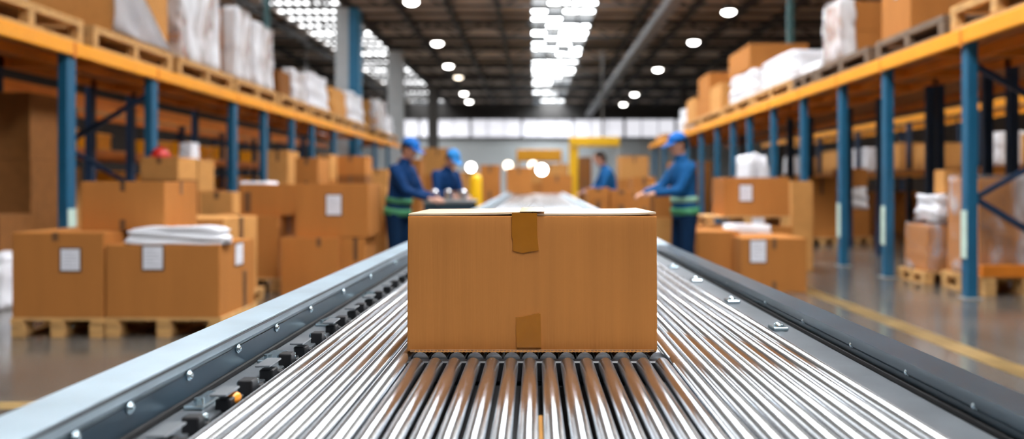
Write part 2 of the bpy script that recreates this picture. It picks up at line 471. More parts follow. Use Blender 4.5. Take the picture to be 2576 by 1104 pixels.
# floor markings
def mark(label, x0, x1, y0, y1):
    tag(MB().box(x0, x1, y0, y1, .0005, .003).build('floor_line', 'line_yellow'), label, 'floor marking')
mark('short yellow line on the floor at the left edge, before the pallets', -3.4, -2.35, 4.18, 4.32)
mark('long worn yellow line on the floor right of the conveyor', 2.98, 3.18, 4.6, 11.2)
mark('yellow line on the floor at the right edge, crossing before the blue post', 3.3, 5.4, 5.1, 5.22)

# ------------------------------------------------------------------ the conveyor
ZR = CAMH - .345           # top of the rollers
BL, BR = -.487, .583       # bed edges
RW = .0382; NR = 28; RAD = .0146
WL, WRR = -.583, .673      # rail web faces
ZL = CAMH - .283; ZRR = CAMH - .3146
Y0, Y1 = .72, 4.3
conv = thing('roller_conveyor', 'steel conveyor in the foreground with lengthwise metal rollers and dark side rails', 'conveyor', (0, 0, 0))
def rod(y0, y1, x, parent, round_start=False, round_end=False, n=20, RAD=.0170):
    m = MB(); zc = ZR - RAD
    prof = []
    if round_start: prof += [(y0, RAD * .55), (y0 + .004, RAD * .85), (y0 + .010, RAD)]
    else: prof += [(y0, RAD)]
    if round_end: prof += [(y1 - .010, RAD), (y1 - .004, RAD * .85), (y1, RAD * .55)]
    else: prof += [(y1, RAD)]
    L = []
    for yy, r in prof:
        L.append([m.bm.verts.new((x + r * math.cos(2 * math.pi * k / n), yy, zc + r * math.sin(2 * math.pi * k / n))) for k in range(n)])
    for A, B in zip(L, L[1:]):
        for k in range(n):
            f = m.bm.faces.new((A[k], B[k], B[(k + 1) % n], A[(k + 1) % n])); f.smooth = True
    m.bm.faces.new(L[0]); m.bm.faces.new(L[-1][::-1])
    bmesh.ops.recalc_face_normals(m.bm, faces=m.bm.faces[:])
    return m.build('roller', 'chrome', parent)
BOXY = 1.664
for k in range(NR):
    x = BL + RW / 2 + k * RW
    if -.262 < x < .262:  # rollers broken here to shape the dark band at the box foot
        rod(Y0, 1.618, x, conv, round_end=True, RAD=.0150)
        rod(1.662, Y1, x, conv)
    else:
        rod(Y0, Y1, x, conv)
MB().box(WL + .005, WRR - .005, Y0, Y1, ZR - .075, ZR - .062).build('gap_shade_pan', 'black_pan', conv)  # black sheet added so the gaps between rollers look dark
MB().box(-.27, .27, 1.625, 1.655, ZR - .055, ZR - .012, .003).build('shade_bar', 'black_plastic', conv)  # dark bar imitating the box's shadow and reflection on the bed
MB().box(.0052, .0140, .72, 1.28, ZR - .034, ZR - .022, .002).build('brass_strip', 'brass', conv)
def rail(xw, sgn, zt, y0, y1, parent, fw, zb, mat='steel_rail_sheen', lip=.006):
    """side rail: flange, folded lip and web; xw = inner web face"""
    t = .006
    pts = [(xw, zb), (xw, zt - .026), (xw - sgn * lip, zt - .020), (xw - sgn * lip, zt - .0006), (xw - sgn * (lip - .0006), zt), (xw + sgn * fw, zt), (xw + sgn * fw, zt - .03), (xw + sgn * (fw - t), zt - .03),
           (xw + sgn * (fw - t), zt - t), (xw + sgn * .012, zt - t), (xw + sgn * .012, zb)]
    return MB().poly_extrude(pts, 'y', y0, y1).build('side_rail', mat, parent)
ZLED = CAMH - .360
rail(WL, -1, ZL, Y0, Y1, conv, .077, ZLED - .12)
rail(WRR, 1, ZRR, Y0, Y1, conv, .068, ZLED - .12, 'steel_dark')
# inner web colour band on each rail, a separate dark strip with its seam
MB().box(WL, WL + .003, Y0, Y1, ZLED + .008, ZL - .029, .001).build('web_strip', 'web_blue', conv)
MB().box(WL + .0062, WL + .0085, Y0, Y1, ZL - .0075, ZL - .0035).build('edge_seam', 'black_plastic', conv)
MB().box(WL, WL + .010, Y0, Y1, ZLED + .0, ZLED + .008).build('web_foot', 'black_pan', conv)
MB().box(WRR - .010, WRR, Y0, Y1, ZLED, ZLED + .008).build('web_foot', 'black_pan', conv)
MB().box(WL + .010, BL - .018, Y0, Y1, ZLED - .01, ZLED, .002).build('ledge', 'steel_ledge', conv)
MB().box(BR + .006, WRR - .010, Y0, Y1, ZLED - .01, ZLED, .002).build('ledge', 'steel_ledge', conv)
def bolt(x, sg, y, z, r=.0065):
    m = MB(); m.cyl((x, y, z), (x + sg * .004, y, z), r * 1.3, r * 1.3, 12); m.ball((x + sg * .004, y, z), r * .7, r, r, 10, 6)
    m.build('bolt', 'bolt', conv, smooth=True)
yy = 1.0
for y in (1.00, 1.135, 1.33, 1.55, 1.78, 2.05, 2.4, 2.8, 3.3): bolt(WL + .003, 1, y, (ZL + ZLED) / 2 + .006)
for y in (.92, 1.07, 1.21, 1.43, 1.68, 1.98, 2.3, 2.75, 3.2): bolt(WRR, -1, y, (ZRR + ZLED) / 2 + .004, .006)
# black brackets and small fittings in the left gutter
rnd = random.Random(3)
y = .86; k = 0
while y < 3.9:
    s = rnd.uniform(.85, 1.2); br = MB()
    br.box(BL - .030, BL - .004, y, y + .026 * s, ZLED - .005, ZR + .002 + .006 * (k % 2), .002)
    br.box(BL - .024, BL - .002, y + .03 * s, y + .048 * s, ZLED - .005, ZR - .008, .002)
    b = br.build('bracket', 'black_plastic', conv)
    if k % 2 == 0:
        MB().box(BL - .034, BL - .006, y - .012, y + .05 * s, ZR + .009, ZR + .0125, .001).build('bracket_plate', 'steel_ledge', b)
    else:
        m = MB(); m.cyl((BL - .036, y + .036, ZR - .006), (BL - .008, y + .044, ZR - .004), .006, .006, 12); m.ball((BL - .036, y + .036, ZR - .006), .008)
        m.build('pin', 'bolt', b, smooth=True)
    y += rnd.uniform(.085, .125) * (1 + .15 * (y - 1)); k += 1
MB().ball((BL - .012, 1.315, ZR - .004), .013, .018, .010).build('amber_knob', 'amber', conv, smooth=True)
for y in (1.28, 1.62, 2.05, 2.6):
    m = MB(); m.box(WL + .016, WL + .050, y, y + .10, ZLED, ZLED + .007, .002); m.cyl((WL + .03, y + .03, ZLED + .007), (WL + .03, y + .03, ZLED + .013), .008)
    m.build('fitting_plate', 'bolt', conv)
for y in (1.98, 2.45, 3.0, 3.5):
    m = MB(); m.box(BR + .012, BR + .05, y, y + .05, ZLED, ZLED + .01, .002); m.ball((BR + .03, y + .02, ZLED + .012), .012, .016, .008)
    m.build('fitting_plate', 'bolt', conv, smooth=False)
for y in (.8, 2.4, 4.1):
    for x in (WL - .04, WRR + .03):
        m = MB(); m.box(x - .03, x + .03, y - .03, y + .03, 0, ZLED - .11); m.box(x - .07, x + .07, y - .07, y + .07, 0, .012)
        m.build('leg', 'steel_dark', conv)
    MB().box(WL - .04, WRR + .03, y - .02, y + .02, ZLED - .125, ZLED - .085).build('cross_member', 'steel_dark', conv)

# far conveyor, rising gently to the back of the hall
far = thing('roller_conveyor', 'far stretch of conveyor running back behind the taped box to the end carton', 'conveyor', (0, Y1 + .03, ZR))
FL = 16.0
tilt = math.radians(.60)
far.rotation_euler = (tilt, 0, 0)
def loc_far(m, name, mat): return m.build(name, mat, far)
for k in range(NR):
    x = BL + RW / 2 + k * RW
    m = MB(); m.cyl((x, 0, -RAD), (x, FL, -RAD), RAD, RAD, 14)
    o = m.build('roller', 'chrome', far)
    for p in o.data.polygons: p.use_smooth = len(p.vertices) == 4
loc_far(MB().box(WL + .004, WRR - .004, 0, FL, -.08, -.065), 'gap_shade_pan', 'black_pan')  # same added dark sheet beneath the far rollers
def rail_far(xw, sgn, zt, fw, mat):
    t = .006; zb = -.13
    pts = [(xw, zb), (xw, zt - .026), (xw - sgn * .006, zt - .020), (xw - sgn * .006, zt - .004), (xw, zt), (xw + sgn * fw, zt), (xw + sgn * fw, zt - .03), (xw + sgn * (fw - t), zt - .03),
           (xw + sgn * (fw - t), zt - t), (xw + sgn * .012, zt - t), (xw + sgn * .012, zb)]
    MB().poly_extrude(pts, 'y', 0, FL).build('side_rail', mat, far)
rail_far(WL, -1, .062, .077, 'steel_rail_sheen'); rail_far(WRR, 1, .0304, .068, 'steel_rail_sheen')
loc_far(MB().box(WL + .0, BL - .006, 0, FL, -.026, -.015), 'ledge', 'steel_ledge')
loc_far(MB().box(BR + .006, WRR, 0, FL, -.026, -.015), 'ledge', 'steel_ledge')
for i in range(6):
    yq = .4 + i * (FL - .8) / 5
    for x in (WL - .04, WRR + .03):
        loc_far(MB().box(x - .03, x + .03, yq - .03, yq + .03, -(ZR + yq * math.sin(tilt)) / math.cos(tilt) + .0, -.12), 'leg', 'steel_dark')

# the box on the rollers
hb = .2895; wb = .522; db = .34
hx = -.005
hero = thing('cardboard_box', 'large taped brown box in sharp focus standing on the rollers', 'box', (hx, BOXY + db / 2, ZR))
def hero_box():
    m = MB()
    r = bmesh.ops.create_cube(m.bm, size=1.)
    bmesh.ops.subdivide_edges(m.bm, edges=m.bm.edges[:], cuts=11, use_grid_fill=True)
    for v in m.bm.verts:
        c = v.co.copy(); x, y, z = c.x * wb, c.y * db, (c.z + .5) * (hb - .005)
        if abs(c.y) > .49:   # faces belly out by a couple of millimetres
            y += math.copysign(.0025, c.y) * math.cos(math.pi * c.x) * math.cos(math.pi * c.z)
        if abs(c.x) > .49: x += math.copysign(.002, c.x) * math.cos(math.pi * c.y) * math.cos(math.pi * c.z) 
        x *= 1 + .004 * (.5 - c.z) 
        v.co = (x, y, z)
    es = [e for e in m.bm.edges if len(e.link_faces) == 2 and e.calc_face_angle() > .9]
    bmesh.ops.bevel(m.bm, geom=es, offset=.0035, segments=3, affect='EDGES', profile=.5)
    return m.build('body', 'cardboard_hero', hero, smooth=True)
hero_box()
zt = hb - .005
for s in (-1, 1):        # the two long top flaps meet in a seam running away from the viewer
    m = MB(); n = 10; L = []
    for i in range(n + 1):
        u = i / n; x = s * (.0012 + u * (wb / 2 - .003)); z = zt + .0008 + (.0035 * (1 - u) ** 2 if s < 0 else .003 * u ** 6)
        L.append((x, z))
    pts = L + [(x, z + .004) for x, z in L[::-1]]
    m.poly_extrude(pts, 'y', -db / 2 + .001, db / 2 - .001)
    m.build('top_flap', 'flap_top_lit', hero)
def torn_tape(pts, y):
    m = MB(); t = .0006
    a = [m.bm.verts.new((x, y, z)) for x, z in pts]; b = [m.bm.verts.new((x, y + .0035, z)) for x, z in pts]
    n = len(pts); m.bm.faces.new(a); m.bm.faces.new(b[::-1])
    for i in range(n): m.bm.faces.new((a[i], b[i], b[(i + 1) % n], a[(i + 1) % n]))
    bmesh.ops.recalc_face_normals(m.bm, faces=m.bm.faces[:])
    return m.build('tape_strip', 'packing_tape', hero)
q = wb / 625.
def hp(px, py): return ((px - 1338.5) * q, (885 - py) * q)
yt = -db / 2 - .0040
torn_tape([hp(1287.5, 537), hp(1350.5, 537), hp(1351, 595), hp(1355, 630), hp(1336, 633), hp(1314, 637), hp(1290, 631), hp(1290, 600), hp(1287, 596)], yt)
torn_tape([hp(1297, 798), hp(1310, 797), hp(1335, 792), hp(1346, 788), hp(1350, 789), hp(1353, 787), hp(1359, 789), hp(1361, 873), hp(1300, 873)], yt)
m = MB(); m.box(-.026, .026, -db / 2 - .004, db / 2, hb + .0035, hb + .0042)   # tape over the top seam
m.build('tape_strip', 'tape_glare', hero)
m = MB(); n = 130                                     # raw fluted edge along the bottom
rn = random.Random(5)
for i in range(n):
    x = -wb / 2 + .014 + (wb - .028) * i / n
    hgt = .0012 * rn.uniform(.5, 1.5)
    m.bar((x, -db / 2 - .0045, .0005), (x + (wb - .028) / n * .9, -db / 2 - .0045, .0005 + hgt * (1 if i % 2 else -.0)), .003, .0009)
    if i % 2: m.bar((x, -db / 2 - .0045, .0004), (x, -db / 2 - .0045, .0042), .002, .0008)
m.build('fluted_edge', 'cardboard_light', hero)
MB().box(-wb / 2 + .006, wb / 2 - .006, -db / 2 - .0032, -db / 2 + .01, .0, .0048).build('bottom_flap', 'corrugation', hero)

# carton at the far end of the conveyor
zf = ZR + (19.6 - Y1 - .03) * math.sin(tilt)
carton('brown box standing at the far end of the conveyor', X(1275, 19.7), X(1338, 19.7), 19.4, 20.0, zf + .004, zf + .66, tapes=(('f', 0, .06, .75, 1),))

# ------------------------------------------------------------------ pallet racks
BZ0, BZ1 = 2.665, 2.83
def rack(label, xf, sgn, posts, y_end, depth, guards, pw, back_posts):
    """one run of pallet racking; xf = aisle-side face of the posts, sgn = direction away from the aisle"""
    r = thing('pallet_rack', label, 'pallet rack', (xf, posts[0], 0))
    oy = posts[0]
    def A(x): return sgn * x
    def bx(x0, x1, *rest, bev=0., mat='rack_orange', name='beam', parent=r):
        a, b = sorted((A(x0), A(x1)))
        return MB().box(a, b, rest[0] - oy, rest[1] - oy, rest[2], rest[3], bev).build(name, mat, parent)
    for i, y in enumerate(posts):
        p = bx(.0, .11, y - pw / 2, y + pw / 2, 0.012, BZ1 - .01, bev=.008, mat='rack_blue', name='upright_post')
        bx(-.03, .14, y - pw / 2 - .03, y + pw / 2 + .03, 0, .012, mat='zinc', name='foot_plate', parent=p)
        if i in guards:
            bx(-.012, -.001, y - pw / 2 + .01, y + pw / 2 - .01, .42, .92, bev=.003, mat='guard_mint', name='post_guard', parent=p)
    for y in back_posts:
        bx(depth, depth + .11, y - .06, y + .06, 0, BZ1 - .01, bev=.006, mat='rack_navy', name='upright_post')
    ys = [posts[0] - 2.2] + list(posts) + [y_end]
    for a, b in zip(ys, ys[1:]):
        bm = bx(-.055, -.001, a + .006, b - .006, BZ0, BZ1, bev=.010, name='beam')
        bx(-.060, -.054, b - .05, b - .01, BZ0 - .03, BZ1 - .01, mat='rack_orange_dull', name='beam_connector', parent=bm)
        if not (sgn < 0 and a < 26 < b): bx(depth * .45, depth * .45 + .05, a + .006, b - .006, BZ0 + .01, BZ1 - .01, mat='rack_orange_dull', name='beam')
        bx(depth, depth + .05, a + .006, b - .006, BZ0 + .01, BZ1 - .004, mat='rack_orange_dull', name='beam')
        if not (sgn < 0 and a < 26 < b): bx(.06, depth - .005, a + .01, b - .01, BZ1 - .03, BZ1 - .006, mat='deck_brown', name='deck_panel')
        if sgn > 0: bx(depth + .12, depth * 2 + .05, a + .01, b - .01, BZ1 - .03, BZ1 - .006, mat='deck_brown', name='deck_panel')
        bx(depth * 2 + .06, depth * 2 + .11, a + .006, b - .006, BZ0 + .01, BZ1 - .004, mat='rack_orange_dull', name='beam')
        bx(0.06, depth, (a + b) / 2 - .05, (a + b) / 2 + .05, BZ0 + .03, BZ1 - .01, mat='rack_orange_dull', name='deck_support')
    for i, y in enumerate(posts[:7]):
        if sgn < 0 and i != 1: continue
        b = back_posts[min(i, len(back_posts) - 1)]
        if sgn < 0 or i == 0:
            p0, p1 = (A(.1), y - oy, 2.45), (A(depth * .95), y - oy, 1.75)
            MB().bar(p0, p1, .05, .06).build('brace', 'rack_navy', r)
            MB().bar((A(.1), y - oy, 1.05), (A(depth * .95), y - oy, .3), .05, .06).build('brace', 'rack_navy', r)
            MB().bar((A(depth * .95), y - oy, 1.75), (A(.1), y - oy, 1.05), .04, .05).build('brace', 'rack_navy', r)
        MB().box(*sorted((A(depth * .9), A(depth * .98))), y - oy - .04, y - oy + .04, 0, BZ0).build('inner_post', 'rack_navy', r)
    return r
RXF = 4.52; LXF = -5.30
rp = [8.36, 10.3, 11.8, 13.5, 15.2, 16.9, 18.3, 19.9, 21.8, 23.8, 25.8, 28.0, 30.2]
lp = [9.1, 11.1, 14.1, 15.7, 17.5, 19.1, 21.2, 23.8, 26.6, 29.0]
rack('long pallet rack on the right, blue posts under an orange beam', RXF, 1, rp, 31.0, 1.43, (0, 1, 2, 3, 4), .13, [10.0, 11.8, 13.5, 15.2, 17.5, 20, 23, 26.5, 30])
rack('long pallet rack on the left, blue posts under an orange beam', LXF, -1, lp, 31.0, 1.35, (0,), .18, [9.9, 12.0, 13.2, 15.7, 17.5, 20, 23, 28.5])

def back_rack(label, xf, sgn, y0, y1, step, levels, depth, mat):
    r = thing('pallet_rack', label, 'pallet rack', (xf, y0, 0))
    y = y0
    while y <= y1 + .01:
        for x in (0, depth): MB().box(*sorted((sgn * x, sgn * (x + .1))), y - y0 - .05, y - y0 + .05, 0, levels[-1] + .16).build('upright_post', 'rack_navy', r)
        y += step
    for z in levels:
        for x in (-.05, depth):
            y = y0
            while y < y1 - .01:
                MB().box(*sorted((sgn * x, sgn * (x + .048))), y - y0 + .005, y - y0 + step - .005, z, z + .14, .006).build('beam', mat, r); y += step
        sm = MB()
        for q in range(5): sm.box(*sorted((sgn * (depth * q / 4.4), sgn * (depth * q / 4.4 + .10))), 0, y1 - y0, z + .141, z + .16)
        sm.build('shelf', 'pallet_wood', r)
    return r
back_rack('deep dim pallet rack behind the left rack, holding orange crates added as light spots', -8.6, -1, 9.5, 29.5, 2.5, (.95, 1.75, 2.66), 1.2, 'rack_orange_dull')
back_rack('deep pallet rack behind the right rack, holding boxes and white packs', 8.9, 1, 13.0, 31.0, 3.0, (1.42, 2.70), 1.2, 'rack_orange')
tag_i = 0
names = ['nearest', 'second', 'third', 'fourth', 'fifth', 'sixth', 'seventh', 'eighth', 'ninth', 'tenth', 'eleventh', 'twelfth', 'thirteenth', 'fourteenth']
def crate(label, x, y, z, w, d, h, mat, group):
    r = thing('light_spot_crate', label, 'crate', (x, y, z), 0, group)
    t = .02; m = MB()
    m.box(-w / 2, w / 2, -d / 2, d / 2, 0, .02)
    m.box(-w / 2, -w / 2 + t, -d / 2, d / 2, 0, h); m.box(w / 2 - t, w / 2, -d / 2, d / 2, 0, h)
    m.box(-w / 2, w / 2, -d / 2, -d / 2 + t, 0, h); m.box(-w / 2, w / 2, d / 2 - t, d / 2, 0, h)
    m.build('tub', mat, r)
    m = MB(); m.box(-w / 2 - .02, w / 2 + .02, -d / 2 - .02, d / 2 + .02, h - .05, h - .015, .004)
    m.build('lid', mat, r)
for lv, z in enumerate((1.11, 1.91)):  # crates put in to imitate bright spots of lit orange beams
    for i in range(11):
        y = 13.0 + i * 1.32 + .5 * lv
        if (i * 7 + lv * 3) % 5 == 4: continue
        crate('%s orange crate added as a light spot, %s shelf of left back rack' % (names[i], 'upper' if lv else 'lower'), -9.02, y, z, .55, .55 + .12 * ((i + lv) % 3), .34 + .05 * (i % 2), 'orange_spot', 'orange crates added as light spots on the left back rack')
for i in range(8):
    y = 13.5 + i * 2.05
    if i % 3 == 1: bag('%s white bundle along the shelf of the right back rack' % names[i], 9.02, 9.85, y, y + 1.2, 1.58, 2.25, seed=i + 40, cat='wrapped bundle', name='wrapped_bundle', group='goods on the right back rack shelf')
    else: carton('%s tan box along the shelf of the right back rack' % names[i], 9.02, 9.82, y, y + 1.25, 1.58, 2.15 + .12 * (i % 2), 'cardboard_light', group='goods on the right back rack shelf', flaps=False)
for i in range(7):
    y = 13.6 + i * 2.3
    carton('%s brown box on the floor under the right back rack' % names[i], 9.02, 9.87, y, y + 1.3, 0, .9 + .15 * (i % 2), 'cardboard', group='boxes under the right back rack')

# tall thin posts that rise above the beams
def tall_post(label, x, y):
    r = thing('tall_post', label, 'post', (x, y, 0))
    MB().box(-.07, .07, -.07, .07, 0, RZ - .78, .006).build('shaft', 'post_green', r)
    MB().box(-.12, .12, -.12, .12, 0, .012).build('foot_plate', 'zinc', r)
tall_post('thin dark green post rising behind the wrapped loads on the left rack', X(672, 20.5), 20.5)
tall_post('thin dark green post rising above the low white load on the right rack', X(1988, 18.4), 18.4)

# ---- loads on the upper left beams
UB = BZ1 + .001
PH = .28
def up_left(d0, d1, lab, mat='pallet_wood', h=PH):
    pallet(lab, LXF - 1.32, LXF + .02, d0, d1, UB, h, mat)
LX0, LX1 = LXF - 1.25, LXF - .03
up_left(7.4, 9.32, 'pale wooden pallet at the upper left corner of the photo, on the left rack beam')
bag('dark lump of goods on the pallet in the upper left corner', LX0, LX1 - .35, 7.6, 9.0, UB + PH, UB + PH + .9, 'brown_wrap', 12, .03, 'wrapped goods', 'wrapped_bundle')
up_left(9.52, 11.6, 'wooden pallet under the tan box with the loose film sheet, left rack')
carton('tall tan box half covered by a sloping film sheet, upper left rack', LX0, LX1, 10.0, 11.55, UB + PH, 4.75, 'cardboard_light')
# film sheet hanging on the aisle face of that box
m = MB(); nn = 14
G = [[None] * (nn + 1) for _ in range(nn + 1)]
for i in range(nn + 1):
    for j in range(nn + 1):
        u, v = i / nn, j / nn
        y = 9.95 + 1.62 * u; ztop = UB + PH + 1.45 * (1 - u) ** 1.2 + .05
        z = UB + PH + .02 + (ztop - UB - PH) * v
        x = LX1 + .02 + .03 * math.sin(9 * u + 7 * v) * (.4 + .6 * (1 - v)) + .05 * (1 - v) * .6
        G[i][j] = m.bm.verts.new((x, y, z))
for i in range(nn):
    for j in range(nn): m.bm.faces.new((G[i][j], G[i + 1][j], G[i + 1][j + 1], G[i][j + 1]))
bmesh.ops.solidify(m.bm, geom=m.bm.faces[:], thickness=.004)
tag(m.build('film_sheet', 'poly_white', smooth=True), 'loose white film sheet sloping across the tan box, upper left rack', 'plastic film')
up_left(11.8, 13.95, 'wooden pallet under the tallest white wrapped load, left rack')
wrapped('tallest white wrapped load, right of the film-draped tan box on the left rack', LX0, LX1, 11.95, 13.5, UB + PH, 4.55, (2, 2, 2), seed=21, side=1)
up_left(14.1, 16.35, 'wooden pallet under two narrow wrapped stacks, left rack')
wrapped('narrow wrapped stack just right of the tallest wrapped load, left rack', LX0, LX1, 13.97 + .2, 14.95, UB + PH, 4.40, (1, 1, 1), seed=22, side=1)
wrapped('white wrapped stack left of the thin green post, left rack', LX0, LX1, 15.1, 16.2, UB + PH, 4.33, (1, 2, 1), seed=23, side=1, amp=.035)
up_left(16.55, 18.6, 'wooden pallet right of the thin green post, left rack')
carton('dark brown box right of the thin green post, left rack', LX0, LX1, 16.62, 17.35, UB + PH, 3.62, 'cardboard_dark')
wrapped('white wrapped load beside the dark brown box, below the low round lamp', LX0, LX1, 17.5, 18.5, UB + PH, 3.78, (1, 1), seed=24, side=1, amp=.035)
up_left(18.9, 20.9, 'wooden pallet under the white bundle left of the tall blue column')
bag('white bundle on a pallet left of the grey and blue column', LX0, LX1, 19.0, 20.8, UB + PH, 3.92, seed=25, amp=.06, cat='wrapped bundle', name='wrapped_bundle')
up_left(21.1, 22.9, 'wooden pallet under the tan bale in front of the grey and blue column')
bag('tan rounded bale in front of the grey and blue column, left rack', LX0, LX1, 21.2, 22.8, UB + PH, 3.86, 'cardboard_light', 26, .05, 'bale', 'cardboard_bale')
up_left(23.0, 25.2, 'wooden pallet under the white bundle at the foot of the blue column side')
bag('white bundle at the foot of the blue column side, left rack', LX0, LX1, 23.1, 25.0, UB + PH, 3.95, seed=27, amp=.07, cat='wrapped bundle', name='wrapped_bundle')
up_left(26.7, 30.5, 'long pallet under the farthest goods on the left rack')
wrapped('farthest wrapped load but one on the left rack, behind the blue column', LX0, LX1, 26.8, 28.5, UB + PH, 4.15, (1, 1), seed=28, side=1, mat='cardboard_light', amp=.05)
bag('farthest white bundle on the left rack beside the plain grey column', LX0, LX1, 28.7, 30.4, UB + PH, 3.75, seed=29, amp=.06, cat='wrapped bundle', name='wrapped_bundle')

# ---- loads on the upper right beams
RX0, RX1 = RXF + .03, RXF + 1.3
def up_right(d0, d1, lab, mat='pallet_dark', h=.24): pallet(lab, RXF - .02, RXF + 1.42, d0, d1, UB, h, mat)
up_right(7.0, 8.62, 'pale wooden pallet at the upper right corner, on the right rack beam', 'pallet_wood', .28)
carton('brown box on the pale pallet in the upper right corner', RX0 + .25, RX1, 7.1, 8.3, UB + .28, 3.9)
up_right(8.76, 10.5, 'dark wooden pallet under the tan box with a white label, right rack')
carton('tan box with a white label on its aisle side, upper right rack', RX0, RX1, 9.62, 10.42, UB + .24, 4.2, 'cardboard', labels=(('l', -.05, .62, .14, .30),))
up_right(10.75, 12.7, 'dark wooden pallet under the film-sided brown box, right rack')
wrapped('brown box with crumpled white film on its side, right rack', RX0, RX0 + .85, 11.85, 12.6, UB + .24, 3.98, (1, 1), seed=31, side=-1, amp=.03, mat='cardboard')
carton('brown box filling the gap behind the film-sided box, right rack', RX0 + .87, RX1 + .06, 11.8, 12.6, UB + .24, 3.9, 'cardboard_dark')
up_right(12.8, 13.9, 'dark wooden pallet with a low pinkish load, right rack')
bag('low pale load on the dark pallet, right rack', RX0, RX1, 12.9, 13.8, UB + .24, UB + .40, 'poly_white', 32, .02, 'wrapped goods', 'wrapped_bundle')
up_right(14.0, 16.4, 'pale wooden pallet under the white block-shaped load, right rack', 'pallet_wood')
bag('white block-shaped wrapped load right of the two-tone stack, right rack', RX0, RX1, 14.1, 16.2, UB + .24, 3.62, seed=33, amp=.03, cat='wrapped bundle', name='wrapped_bundle', taper=.04)
up_right(16.6, 19.0, 'wooden pallet under the bulging white load with a tan box on top, right rack', 'pallet_wood')
bag('bulging white wrapped load beneath a tan box, right rack', RX0, RX1, 16.7, 18.9, UB + .24, 3.66, seed=34, amp=.05, cat='wrapped bundle', name='wrapped_bundle', taper=.06)
carton('tan box on top of the bulging white load, right rack', RX0 + .02, RX1, 16.9, 18.7, 3.69, 4.22, 'cardboard')
up_right(19.3, 24.0, 'long pallet under the orange-tan stack of boxes, far right rack', 'pallet_wood')
carton('near lower box of the orange-tan stack on the far right rack', RX0, RX1, 19.4, 20.6, UB + .24, 3.72, 'cardboard_light')
carton('wide lower box of the orange-tan stack on the far right rack', RX0, RX1, 20.65, 22.4, UB + .24, 3.62, 'cardboard')
carton('topmost box of the orange-tan stack on the far right rack', RX0, RX1 - .2, 20.7, 22.1, 3.621, 4.15, 'cardboard')
carton('last lower box of the orange-tan stack on the far right rack', RX0, RX1, 22.5, 23.8, UB + .24, 3.72, 'cardboard_light')
bag('small white bundle at the end of the orange-tan stack', RX0 - .02, RX1, 24.1, 25.4, UB, 3.55, seed=35, amp=.05, cat='wrapped bundle', name='wrapped_bundle')
carton('last low carton on the far end of the right rack beam', RX0, RX1, 28.0, 30.0, UB, 3.05, 'cardboard_light')

# ------------------------------------------------------------------ left floor stacks
dA = 6.16
xa0, xa1, xb1 = X(28, dA), X(261, dA), X(551, dA)
pallet('left floor pallet at the front, under the labelled box with one tape end', xa0 - .01, xa1 - .002, dA, dA + .95, 0, .155)
pallet('front floor pallet nearest the conveyor, under the two-label box', xa1 + .004, xb1 + .02, dA, dA + .80, 0, .155)
wA = xa1 - xa0
carton('front left floor box with one white label, outermost of the pair', xa0, xa1 - .006, dA + .01, dA + .93, .155, .816, tapes=(('f', -.02, .05, .90, 1),), labels=(('f', .098, .45, .145, .165),))
carton('front floor box carrying white sheeting, with labels on two sides', xa1 + .01, xb1, dA + .01, dA + .78, .155, .722, tapes=(('r', .15, .09, .0, .55),), labels=(('f', -.075, .465, .15, .175), ('r', .02, .46, .16, .17)))
bag('folded white sheeting lying on the front two-label box', X(308, 6.2), X(566, 6.2), 6.19, 6.42, .722, .845, seed=51, amp=.035, taper=.12, cat='plastic sheeting')
carton('flat dark carton lying between the sheeting box and the box above it', xa1 + .03, X(420, 6.5), 6.46, 6.90, .722, .812, 'cardboard_dark', flaps=False)
carton('upper box of the front left stack, four tape ends, no label', X(205, 6.45), X(415, 6.45), 6.44, 7.06, .818, 1.215, tapes=(('f', .0, .045, .80, 1), ('f', .0, .05, 0, .22), ('r', .0, .05, .72, 1)))
pallet('floor pallet behind the front two-label box', -3.55, -2.80, 7.28, 8.25, 0, .14)
carton('tan box standing just behind the front two-label box', -3.50, -2.86, 7.3, 8.2, .14, .878, 'cardboard_light', tapes=(('r', 0, .12, .5, 1),))
pallet('floor pallet in the gap between the front and middle left stacks', -3.75, -2.84, 8.88, 9.72, 0, .15)
carton('lower box of the middle left stack, under the long box', -3.7, -2.87, 8.9, 9.65, .15, .846, tapes=(('r', 0, .08, .7, 1),))
carton('long box with a dark tape mark left of the white-labelled upper box', X(607, 9.05), X(752, 9.05), 9.0, 9.6, .847, 1.20, tapes=(('f', -.24, .08, 0.1, .75),))
bag('thin pale sheeting on top of the long box', X(610, 9.2), X(690, 9.2), 9.05, 9.4, 1.20, 1.235, seed=52, amp=.008, cat='plastic sheeting')
carton('low box by the left rail, beneath the white-labelled upper box', X(706, 8.4), X(850, 8.4), 8.4, 8.86, .0, .632, tapes=(('f', .1, .05, .85, 1),))
carton('low box beside the left rail, right of its twin under the labelled box', X(852, 8.5), X(918, 8.5), 8.5, 9.1, 0, .628, tapes=(('f', .04, .05, .6, 1),))
carton('white-labelled upper box of the stack nearest the left rail', X(750, 8.6), X(932, 8.6), 8.5, 9.14, .633, 1.205, labels=(('f', .02, .345, .155, .21),))
carton('tall narrow box right of the white-labelled upper box, left of the workers', X(935, 9.6), X(975, 9.6), 9.5, 10.1, 0, 1.18, 'cardboard_light')
